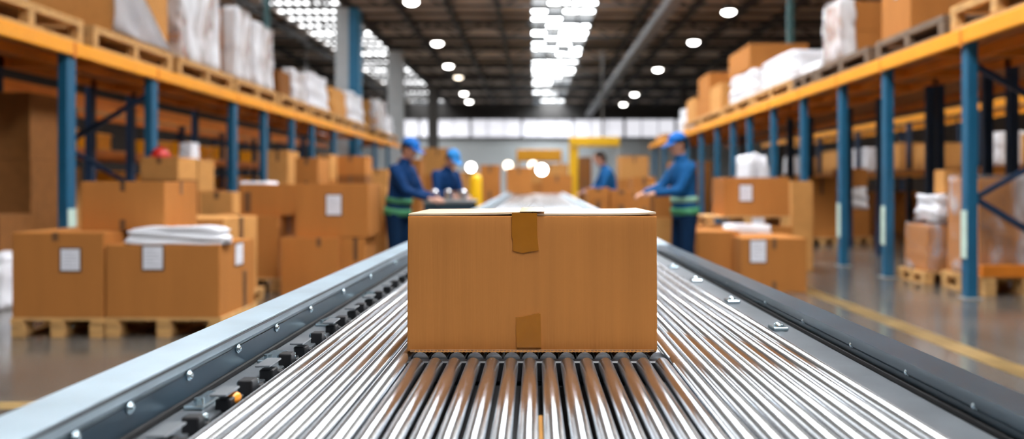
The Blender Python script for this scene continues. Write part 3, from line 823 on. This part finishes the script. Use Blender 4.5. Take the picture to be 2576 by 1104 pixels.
# deeper stacks in front of and inside the left rack
def stack(px0, px1, y, depth, tops, labs, mats, floor=0.):
    z = floor
    for t, l, mt in zip(tops, labs, mats):
        zt_ = Z(t, y); carton(l, X(px0, y), X(px1, y), y, y + depth, z, zt_, mt, tapes=(('f', 0, .06, .7, 1),)); z = zt_ + .001
stack(505, 585, 9.9, .6, (540, 483), ('lower small box between the two left stacks, behind them', 'upper small box between the two left stacks, behind them'), ('cardboard', 'cardboard_light'))
stack(352, 448, 10.4, .6, (452, 395), ('lower carton hidden mostly behind the upper front stack', 'tan box with a dark tape mark below the red helmet, behind the front stack'), ('cardboard_dark', 'cardboard_light'))
stack(455, 500, 12.2, .6, (480, 400), ('lower box of a narrow stack behind the front stack', 'narrow pale box left of the second blue post, behind the front stack'), ('cardboard', 'cardboard_light'))
bag('white plastic bag on top of the narrow pale box, left side', X(458, 12.4), X(492, 12.4), 12.25, 12.6, Z(400, 12.2) + .001, Z(378, 12.2) + .12, seed=57, amp=.02, cat='bag', name='plastic_bag')
stack(672, 724, 14.6, .7, (470, 378), ('lower box of the tall column of boxes behind the long box', 'tall pale box behind the long box, beside a blue post'), ('cardboard', 'cardboard_light'))
stack(742, 800, 12.8, .7, (456, 397), ('lower box behind the white-labelled upper box', 'tan box standing above the white-labelled upper box, left one'), ('cardboard', 'cardboard'))
stack(798, 832, 14.4, .5, (450, 388), ('lower box of a slim pale stack above the labelled box', 'slim pale box above the white-labelled upper box'), ('cardboard', 'cardboard_light'))
stack(842, 920, 14.9, .6, (440, 392), ('lower box right of the slim pale stack', 'wide brown box right of the slim pale stack'), ('cardboard_dark', 'cardboard'))
stack(922, 975, 17.5, .8, (470, 425), ('lower box of the far left stack next to the capped worker', 'upper box of the far left stack next to the capped worker'), ('cardboard', 'cardboard_light'))
# red helmet on the tan box
hz = Z(395, 10.4) + .001
hr = thing('safety_helmet', 'red safety helmet on the tan box behind the front left stack', 'helmet', (X(402, 10.6), 10.62, hz))
m = MB(); m.ball((0, 0, .02), .115, .14, .12, 20, 12)
m.build('shell', 'red_plastic', hr, smooth=True)
MB().cyl((0, -.02, .008), (0, -.02, .02), .15, .14, 24).build('brim', 'red_plastic', hr)
# big dark cartons in the rack at the left edge
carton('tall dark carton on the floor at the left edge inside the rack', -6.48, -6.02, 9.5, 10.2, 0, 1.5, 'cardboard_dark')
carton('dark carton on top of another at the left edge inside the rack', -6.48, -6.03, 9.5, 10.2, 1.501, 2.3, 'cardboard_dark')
carton('pale box inside the left rack behind the nearest blue post', X(80, 12.2), X(148, 12.2), 12.1, 12.8, 0, Z(420, 12.1), 'cardboard_light')
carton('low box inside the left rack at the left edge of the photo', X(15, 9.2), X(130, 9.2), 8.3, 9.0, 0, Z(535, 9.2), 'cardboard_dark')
bag('white sack on the floor at the left edge of the photo', X(-40, 7.6), X(24, 7.6), 7.5, 8.0, 0.0, Z(640, 7.6), 'poly_white', 58, .03, 'sack', 'plastic_sack')

# ------------------------------------------------------------------ right floor stacks
carton('front right floor box with a white sheet label, nearest the rail', X(1866, 8.83), X(2030, 8.83), 8.83, 9.75, 0, .60, tapes=(('f', .0, .05, .80, 1), ('f', .0, .05, 0, .2)), labels=(('f', -.18, .455, .17, .24),))
carton('plain floor box left of the front right box, against the rail', X(1754, 9.3), X(1862, 9.3), 9.3, 10.0, 0, .648, tapes=(('f', .1, .05, .0, .2),))
pl = (X(1770, 10.15), X(1990, 10.15))
carton('wide low box carrying the small raised pallet, right floor stack', pl[0], pl[1], 10.08, 10.9, 0, .665, 'cardboard')
pallet('small raised pallet under the white-labelled right box', pl[0] + .02, pl[1] - .02, 10.12, 10.88, .666, .13, 'pallet_wood')
carton('large white-labelled box on the small raised pallet, right floor stack', X(1822, 10.15), X(1986, 10.15), 10.15, 10.83, .797, 1.29, labels=(('f', -.14, .295, .155, .20),))
bag('white sheeting lying on the front right boxes under the raised pallet', X(1830, 9.6), X(1960, 9.6), 9.77, 10.05, .0, .70, seed=60, amp=.03, cat='plastic sheeting')
carton('tall pale box behind the large white-labelled right box', X(1986, 11.1), X(2012, 11.1) + .15, 11.0, 11.6, 0, 1.25, 'cardboard_light')
# stack at the capped worker's hands
wz = Z(470, 9.3)
carton('lowest box of the stack under the right worker hands', X(1655, 9.9), X(1712, 9.9), 9.7, 10.2, 0, .42)
carton('middle box of the stack under the right worker hands', X(1640, 9.9), X(1705, 9.9), 9.7, 10.2, .421, .80, 'cardboard_light')
carton('box the right worker is packing, topmost of its stack', X(1642, 9.9), X(1693, 9.9), 9.7, 10.15, .801, 1.145, 'cardboard')
bag('tan paper bundle on the box the right worker is packing', X(1630, 9.8), X(1672, 9.8), 9.66, 9.95, 1.145, 1.205, 'cardboard_light', 61, .015, 'paper bundle', 'paper_bundle')
# pallets inside the right rack
pallet('floor pallet in the right rack under the half-white wrapped boxes', 4.66, 5.45, 9.5, 10.2, 0, .15)
wrapped('lumpy wrapped brown boxes on the pallet behind the nearest right post', 4.69, 5.42, 9.53, 10.17, .151, .74, (2, 2), seed=62, mat='cardboard', amp=.03, film='film_clear')
bag('white plastic bundle on the wrapped boxes behind the nearest right post', 4.82, 5.40, 9.55, 10.1, .755, 1.08, seed=63, amp=.05, cat='plastic bundle', name='plastic_bundle')
carton('small pale box on the white bundle behind the nearest right post', 5.0, 5.25, 9.7, 9.95, 1.09, 1.38, 'cardboard_light')
MBr = MB().box(-.05, .05, -.06, .0, 0, .10, .01).build('red_tag', 'red_plastic', loc=(5.1, 9.6, 1.10)); tag(MBr, 'small red block on the white bundle behind the nearest right post', 'block')
pallet('floor pallet at the right edge beyond the nearest right post', 4.80, 5.78, 8.62, 9.40, 0, .19)
beam_o = thing('floor_beam', 'low orange beam across the pallet at the right edge', 'beam', (5.3, 8.56, 0))
MB().box(-.5, .55, -.05, .02, .20, .33, .006).build('beam', 'rack_orange_dull', beam_o)
for x in (-.42, 0, .48): MB().box(x - .06, x + .06, -.05, .02, 0, .20).build('foot', 'pallet_wood', beam_o)
wrapped('big brown boxes under clear film at the right edge, on a floor pallet', 4.82, 5.76, 8.64, 9.38, .191, 1.30, (2, 2), seed=64, mat='cardboard', cover=1., amp=.015, film='film_clear')
stack(2030, 2106, 16.1, .9, (445,), ('brown box with white paper between the third and fourth right posts',), ('cardboard',), .15)
pallet('floor pallet between the third and fourth right posts', X(2026, 16.1), X(2110, 16.1), 16.05, 17.0, 0, .149)
pallet('floor pallet between the second and third right posts, deep in the rack', X(2118, 16.4), X(2192, 16.4), 16.35, 17.2, 0, .149)
carton('lower brown box deep between the second and third right posts', X(2122, 16.4), X(2188, 16.4), 16.4, 17.1, .15, .72)
bag('white wrapped bundle deep between the second and third right posts', X(2122, 16.4), X(2188, 16.4), 16.4, 17.1, .72, 1.16, seed=65, amp=.04, cat='wrapped bundle', name='wrapped_bundle')
carton('upper brown box deep between the second and third right posts', X(2124, 16.4), X(2186, 16.4), 16.45, 17.05, 1.17, 1.55)
bag('bright wrapped bundle behind the right worker, left of a blue post', X(1868, 13.8), X(1932, 13.8), 13.7, 14.4, 0, 1.72, seed=66, amp=.06, cat='wrapped bundle', name='wrapped_bundle')
carton('tan carton behind the bright wrapped bundle, right side', X(1905, 15.5), X(1990, 15.5), 15.4, 16.2, 0, 1.25)

# ------------------------------------------------------------------ far middle of the hall
def far_stack(px0, px1, y, depth, tops, lab, mats):
    z = 0
    for i, t in enumerate(tops):
        zt_ = Z(t, y)
        carton(lab % ('top', 'bottom')[0 if i == len(tops) - 1 else 1], X(px0, y), X(px1, y), y, y + depth, z, zt_, mats[i % len(mats)], tapes=(('f', 0, .08, .7, 1),)); z = zt_ + .001
far_stack(1208, 1256, 21, .9, (480, 415), '%s box of the stack left of the far conveyor end', ('cardboard', 'cardboard'))
far_stack(1362, 1440, 22, 1., (500, 440), '%s box of the stack right of the far conveyor end', ('cardboard', 'cardboard'))
far_stack(1335, 1430, 30, 1., (460, 412), '%s tan box of the wide stack below the yellow machine', ('cardboard', 'cardboard_light'))
far_stack(1560, 1632, 28, 1.2, (450, 392), '%s box of the tan stack right of the yellow gantry', ('cardboard', 'cardboard_light'))
far_stack(1592, 1650, 18, .8, (520, 445), '%s box of the brown stack left of the capped worker', ('cardboard', 'cardboard'))
far_stack(1572, 1610, 15, .7, (540, 480), '%s box of the small stack behind the bare-headed worker', ('cardboard_light', 'cardboard'))
far_stack(1478, 1532, 12.2, .6, (505, 472), '%s box in front of the bare-headed worker, left one', ('cardboard', 'cardboard'))
far_stack(1535, 1592, 12.3, .6, (515, 478), '%s box in front of the bare-headed worker, right one', ('cardboard', 'cardboard'))
far_stack(1150, 1206, 27, 1., (480, 432), '%s box of the distant stack behind the left workers', ('cardboard', 'cardboard_light'))
far_stack(1060, 1140, 33, 1.2, (440, 372), '%s box of the orange-tan stack between the capped left workers', ('cardboard', 'cardboard_light'))
far_stack(1690, 1790, 34, 1.2, (450, 405), '%s box of the distant stack behind the right worker', ('cardboard', 'cardboard'))
far_stack(1000, 1056, 29, 1.2, (450, 400), '%s box of the distant stack at the far end of the left rack', ('cardboard', 'cardboard'))

far_stack(1458, 1488, 31, 1.2, (450, 395), '%s dark box of the stack just right of the yellow gantry post', ('cardboard_dark', 'cardboard_dark'))
def gantry():
    d = 34.
    r = thing('yellow_gantry', 'bright yellow gantry with a wide header beam at the back of the hall', 'gantry', (0, d, 0))
    x0, x1 = X(1432, d), X(1558, d)
    MB().box(x0, x1, -.3, .3, Z(368, d), Z(345, d), .02).build('header', 'yellow_paint', r)
    MB().box(x0, x0 + .38, -.2, .2, 0, Z(370, d), .01).build('post', 'yellow_paint', r)
    MB().box(x1 - .18, x1, -.2, .2, 0, Z(370, d), .01).build('post', 'column_grey', r)
    MB().cyl((X(1516, d), 0, Z(345, d)), (X(1516, d), 0, RZ - .75), .05).build('hanger', 'column_dark', r)
gantry()
def machine():
    d = 40.
    r = thing('yellow_machine', 'orange-yellow hooded machine behind the far conveyor end', 'machine', (0, d, 0))
    x0, x1 = X(1300, d), X(1412, d)
    MB().box(x0, x1, -.5, .9, Z(405, d), Z(377, d), .04, 2).build('hood', 'yellow_orange', r)
    MB().box(x0 + .1, x1 - .1, -.3, .8, 0, Z(440, d)).build('cabinet', 'machine_grey', r)
    for x in (x0 + .06, x1 - .06): MB().box(x - .06, x + .06, -.4, -.28, 0, Z(404, d)).build('post', 'yellow_orange', r)
machine()
def work_lamp(label, px, py, d, rr, mat='lamp_glow'):
    x, z = X(px, d), Z(py, d)
    r = thing('work_lamp', label, 'work lamp', (x, d, 0))
    MB().cyl((0, .05, 0), (0, .05, z), .03).build('pole', 'column_dark', r)
    MB().cyl((0, .05, 0), (0, .05, .03), .25, .22).build('foot', 'column_dark', r)
    MB().cyl((0, 0, z), (0, .14, z), rr, rr * .6, 20).build('head', 'lamp_housing', r)
    MB().ball((0, -.005, z), rr * .92, .04, rr * .92, 20, 10).build('lens', mat, r, smooth=True)
work_lamp('bright round work lamp right of the two left workers', 1185, 421, 26, .15)
work_lamp('white work lamp left above the far conveyor carton', 1278, 416, 36, .20, 'lamp_glow_warm')
work_lamp('brightest white work lamp right above the far conveyor carton', 1363, 427, 28, .20)
work_lamp('second dimmer work lamp beside the brightest one', 1340, 415, 38, .20, 'lamp_glow_warm')
yb = thing('hi_vis_stand_in', 'yellow and green bollard standing in for a hi-vis figure left of the far conveyor', 'bollard', (X(1197, 16), 16, 0))  # bollard put in place of a blurred hi-vis figure
m = MB(); m.cyl((0, 0, .5), (0, 0, 1.34), .13, .12, 20); m.ball((0, 0, 1.34), .12, .12, .08)
m.build('post', 'yellow_paint', yb, smooth=False)
MB().cyl((0, 0, 0), (0, 0, .5), .14, .13, 20).build('sleeve', 'green_band', yb)
wt = thing('packing_table', 'dark grey packing table in front of the second left worker', 'table', (-1.08, 10.55, 0))
MB().box(-.36, .30, -.35, .35, .96, 1.0, .006).build('table_top', 'machine_grey', wt)
for x in (-.32, .26):
    for y in (-.31, .31): MB().box(x - .025, x + .025, y - .025, y + .025, 0, .96).build('leg', 'steel_dark', wt)
MB().box(-.34, .28, -.33, .33, .25, .28).build('shelf', 'machine_grey', wt)
MB().box(-.34, .28, -.34, -.325, .45, .96).build('front_panel', 'steel_dark', wt)
for k, (x, y, s, l) in enumerate(((-1.30, 10.35, .055, 'left silver canister on the packing table'), (-1.12, 10.32, .05, 'middle silver canister on the packing table'), (-.93, 10.34, .06, 'right silver canister on the packing table'))):
    c = thing('metal_canister', l, 'canister', (x, y, 1.0))
    m = MB(); m.cyl((0, 0, 0), (0, 0, .11), s, s, 20); m.build('can', 'silver', c, smooth=False)
    MB().cyl((0, 0, .11), (0, 0, .135), s * .9, s * .5, 20).build('lid', 'silver', c)

# ------------------------------------------------------------------ people
DG = None
def remeshed(m, name, mat, parent, vox, smooth_it=4):
    me = bpy.data.meshes.new(name + '_src'); m.bm.to_mesh(me); m.bm.free()
    o = bpy.data.objects.new(name + '_src', me); COL.objects.link(o)
    md = o.modifiers.new('r', 'REMESH'); md.mode = 'VOXEL'; md.voxel_size = vox; md.use_smooth_shade = True
    sm = o.modifiers.new('s', 'SMOOTH'); sm.iterations = smooth_it; sm.factor = .5
    dg = bpy.context.evaluated_depsgraph_get(); dg.update()
    me2 = bpy.data.meshes.new_from_object(o.evaluated_get(dg))
    me2.name = name
    bpy.data.objects.remove(o); bpy.data.meshes.remove(me)
    me2.materials.clear(); me2.materials.append(MATS[mat])
    for p in me2.polygons: p.use_smooth = True
    return link(name, me2, parent)

def ik(a, b, l1, l2, pole):
    a, b = Vector(a), Vector(b); d = b - a; L = min(d.length, (l1 + l2) * .995); d.normalize()
    if (b - a).length > L: b = a + d * L
    c = (l1 * l1 - l2 * l2 + L * L) / (2 * L); h = math.sqrt(max(0, l1 * l1 - c * c))
    p = Vector(pole); p = (p - d * p.dot(d)).normalized()
    return a + d * c + p * h, b

def person(label, loc, face, lean=.12, hands=((.42, .1, 1.05), (.40, -.12, 1.05)), head_drop=.25, scale=1., jacket='cloth_blue', cap='cap_blue', bands=('mint_band', 'green_band'), trousers='cloth_navy', band_h=((1.0, 1.06), (.86, .94)), turn=0.):
    r = thing('person', label, 'person', loc, face); r.scale = (scale,) * 3
    hip = Vector((0, 0, .92)); sl, cl = math.sin(lean), math.cos(lean)
    def T(h, f=0, s=0): return Vector((hip.x + h * sl + f * cl, s, hip.z + h * cl - f * sl))   # along the torso
    sh = T(.50); neck = T(.56)
    la = lean + head_drop * .5
    hc = neck + Vector((math.sin(la) * .17 + .02, 0, math.cos(la) * .17))
    R = Matrix.Rotation(turn, 3, 'Z') @ Matrix.Rotation(lean + head_drop, 3, 'Y')
    def H(x, y, z): return hc + R @ Vector((x, y, z))
    arms = []
    for s, tgt in zip((1, -1), hands):
        a = T(.47, -.01, s * .185)
        e, w = ik(a, tgt, .295, .26, (-.35, s * .45, -1)); arms.append((a, e, w, s))
    legs = []
    for s in (1, -1):
        a = Vector((0, s * .095, .90)); k = Vector((.025, s * .115, .50)); f = Vector((-.02, s * .125, .085)); legs.append((a, k, f, s))
    # body: one continuous skin surface
    b = MB()
    b.loft([(T(-.06), .10, .15, lean), (T(.05), .105, .155, lean), (T(.18), .095, .135, lean), (T(.34), .115, .165, lean), (T(.46), .105, .175, lean), (T(.52), .07, .11, lean)], 20)
    b.limb(T(.50), hc - R @ Vector((.01, 0, .06)), .058, .054)
    b.ball(hc, .098, .078, .118, 22, 16, R); b.ball(H(.03, 0, -.06), .068, .058, .062, 16, 12, R)     # skull, jaw
    b.ball(H(.098, 0, -.012), .022, .014, .024, 10, 8, R); b.ball(H(.075, 0, .022), .03, .055, .012, 12, 8, R)  # nose, brow
    b.ball(H(.085, 0, -.062), .014, .026, .008, 10, 8, R); b.ball(H(.078, 0, -.095), .02, .024, .018, 10, 8, R)  # mouth, chin
    for s in (1, -1): b.ball(H(-.01, s * .078, -.01), .022, .010, .032, 10, 8, R)
    for a, e, w, s in arms:
        b.limb(a, e, .050, .040); b.limb(e, w, .040, .027)
        d = (w - e).normalized(); side = d.cross(Vector((0, 0, 1))).normalized() * 1; up = side.cross(d)
        q = Matrix((d, side, up)).transposed()
        pc = w + d * .05; b.ball(pc, .052, .042, .018, 14, 10, q)
        for i in range(4):
            o = (i - 1.5) * .019; ln = (.030, .036, .034, .026)[i]
            p0 = pc + d * .040 + side * o; p1 = p0 + (d * .9 - up * .35) * ln; p2 = p1 + (d * .5 - up * .85) * ln * .8
            b.limb(p0, p1, .0095, .009); b.limb(p1, p2, .009, .0075)
        tb = pc - d * .02 - side * s * .03; t1 = tb + (d * .7 - side * s * .6 - up * .2) * .045; t2 = t1 + (d * .9 - side * s * .1 - up * .4) * .03
        b.limb(tb, t1, .012, .0105); b.limb(t1, t2, .0105, .009)
    for a, k, f, s in legs:
        b.limb(a, k, .078, .052); b.limb(k, f, .050, .034); b.limb(f, f + Vector((.13, 0, -.045)), .034, .026)
    remeshed(b, 'body', 'skin', r, .0075)
    # clothes
    j = MB()
    j.loft([(T(-.10), .135, .185, lean), (T(.05), .140, .190, lean), (T(.20), .130, .175, lean), (T(.36), .145, .200, lean), (T(.47), .125, .205, lean), (T(.545), .075, .10, lean)], 24)
    for a, e, w, s in arms:
        j.limb(a, e, .072, .058); j.limb(e, e + (w - e) * .93, .058, .042)
    j.limb(T(.53), T(.58, .01), .075, .070)
    jk = remeshed(j, 'jacket', jacket, r, .013)
    for bn, (z0, z1) in zip(bands, band_h):
        h0, h1 = (z0 - .92) / cl, (z1 - .92) / cl
        rx, ry = (.145, .196) if z0 < .98 else (.140, .188)
        t = MB(); t.loft([(T(h0), rx + .006, ry + .006, lean), (T((h0 + h1) / 2), rx + .008, ry + .008, lean), (T(h1), rx + .006, ry + .006, lean)], 28)
        t.build('reflective_band', bn, jk, smooth=True)
    p = MB()
    p.loft([(Vector((0, 0, .80)), .125, .175, 0), (Vector((0, 0, .90)), .13, .178, lean * .3), (T(.06), .125, .172, lean)], 22)
    for a, k, f, s in legs:
        p.limb(a, k, .108, .084); p.limb(k, f + Vector((0, 0, .02)), .082, .074)
    remeshed(p, 'trousers', trousers, r, .013)
    for a, k, f, s in legs:
        q = MB(); q.ball(f + Vector((.06, 0, -.040)), .14, .052, .045, 16, 10); q.box(f.x - .075, f.x + .195, f.y - .048, f.y + .048, 0, .03, .012, 2)
        remeshed(q, 'shoe', 'shoe', r, .009, 2)
    # hair and cap
    hr = MB(); hr.ball(H(-.018, 0, .022), .100, .086, .108, 20, 14, R)
    if cap is None: hr.ball(H(-.03, 0, -.03), .075, .083, .08, 16, 10, R)
    else: hr.ball(H(-.035, 0, -.025), .068, .081, .07, 16, 10, R)
    # cut the hair away from the face
    g = [v for v in hr.bm.verts if (R.transposed() @ (v.co - hc)).x > .045 and (R.transposed() @ (v.co - hc)).z < .07]
    for v in g:
        l = R.transposed() @ (v.co - hc); l.x = .04; v.co = hc + R @ l
    remeshed(hr, 'hair', 'hair', r, .008)
    if cap:
        c = MB(); n = 24; rows = []
        for i in range(8):
            t = (math.pi / 2) * i / 7; rr = math.cos(t)
            rows.append([c.bm.verts.new(H(-.008 + .116 * rr * math.cos(2 * math.pi * k / n), .098 * rr * math.sin(2 * math.pi * k / n), .045 + .098 * math.sin(t))) for k in range(n)] if i < 7 else [c.bm.verts.new(H(-.008, 0, .145))])
        for A, B in zip(rows[:-1], rows[1:]):
            for k in range(n):
                if len(B) == 1: c.bm.faces.new((A[k], A[(k + 1) % n], B[0]))
                else: c.bm.faces.new((A[k], A[(k + 1) % n], B[(k + 1) % n], B[k]))
        c.bm.faces.new(rows[0][::-1])
        bmesh.ops.recalc_face_normals(c.bm, faces=c.bm.faces[:])
        co = c.build('cap', cap, r, smooth=True)
        v = MB(); top, bot = [], []
        for k in range(13):
            a = math.radians(-62 + k * 124 / 12); 
            pin = (-.008 + .112 * math.cos(a), .095 * math.sin(a)); ext = .085 * math.cos(a) ** 1.0 + .01
            top.append((pin, (pin[0] + ext, pin[1] * 1.02)))
        for (i0, o0), (i1, o1) in zip(top, top[1:]):
            for za, zb, fl in ((.052, .035, 0), (.046, .029, 1)):
                q = [v.bm.verts.new(H(i0[0], i0[1], za)), v.bm.verts.new(H(o0[0], o0[1], zb)), v.bm.verts.new(H(o1[0], o1[1], zb)), v.bm.verts.new(H(i1[0], i1[1], za))]
                v.bm.faces.new(q[::-1] if fl else q)
        bmesh.ops.remove_doubles(v.bm, verts=v.bm.verts[:], dist=.0004)
        v.build('cap_visor', cap, co)
    return r

PI = math.pi
person('worker in blue jacket and peaked cap standing right of the conveyor, packing a box', (1.70, 9.0, 0), PI + .25, .06,
       ((.40, .12, 1.10), (.45, -.10, 1.10)), .28, 1.0, 'cloth_blue', 'cap_blue', ('mint_band', 'green_band'))
person('worker in dark blue with green bands, standing left of the conveyor at its rail', (-1.60, 9.3, 0), -.35, .16,
       ((.42, .14, 1.06), (.46, -.12, 1.06)), .30, .985, 'cloth_dark_blue', 'cap_blue', ('green_band', 'green_band'))
person('worker in a bright blue cap leaning over the packing table on the left', (-1.36, 11.35, 0), -.75, .33,
       ((.45, .12, 1.06), (.47, -.14, 1.06)), .35, .98, 'cloth_dark_blue', 'cap_cyan', ('cloth_navy', 'cloth_navy'))
person('bare-headed dark-haired worker in blue, bent forward beyond the boxes right of the conveyor', (1.32, 13.6, 0), PI + .15, .22,
       ((.45, .12, 1.08), (.47, -.10, 1.06)), .35, 1.02, 'cloth_blue', None, ('mint_band', 'mint_band'))

# ------------------------------------------------------------------ daylight from above and camera
w = bpy.data.worlds.new('World'); S.world = w; w.use_nodes = True
w.node_tree.nodes['Background'].inputs[0].default_value = (.75, .85, 1, 1)
w.node_tree.nodes['Background'].inputs[1].default_value = .6

cam = bpy.data.cameras.new('camera'); co = bpy.data.objects.new('camera', cam); COL.objects.link(co)
co.location = (0, 0, CAMH); co.rotation_euler = (math.radians(90), 0, 0)
cam.sensor_width = 36.; cam.sensor_fit = 'HORIZONTAL'; cam.lens = 36. * F / 2576.
cam.shift_x = -(PX - 1288.) / 2576.; cam.shift_y = -(552. - PY) / 2576.
cam.clip_start = .05; cam.clip_end = 200
cam.dof.use_dof = True; cam.dof.focus_distance = 1.67; cam.dof.aperture_fstop = 1.75
S.camera = co
S.view_settings.view_transform = 'Standard'; S.view_settings.look = 'None'
S.view_settings.gamma = 1; S.view_settings.exposure = .35
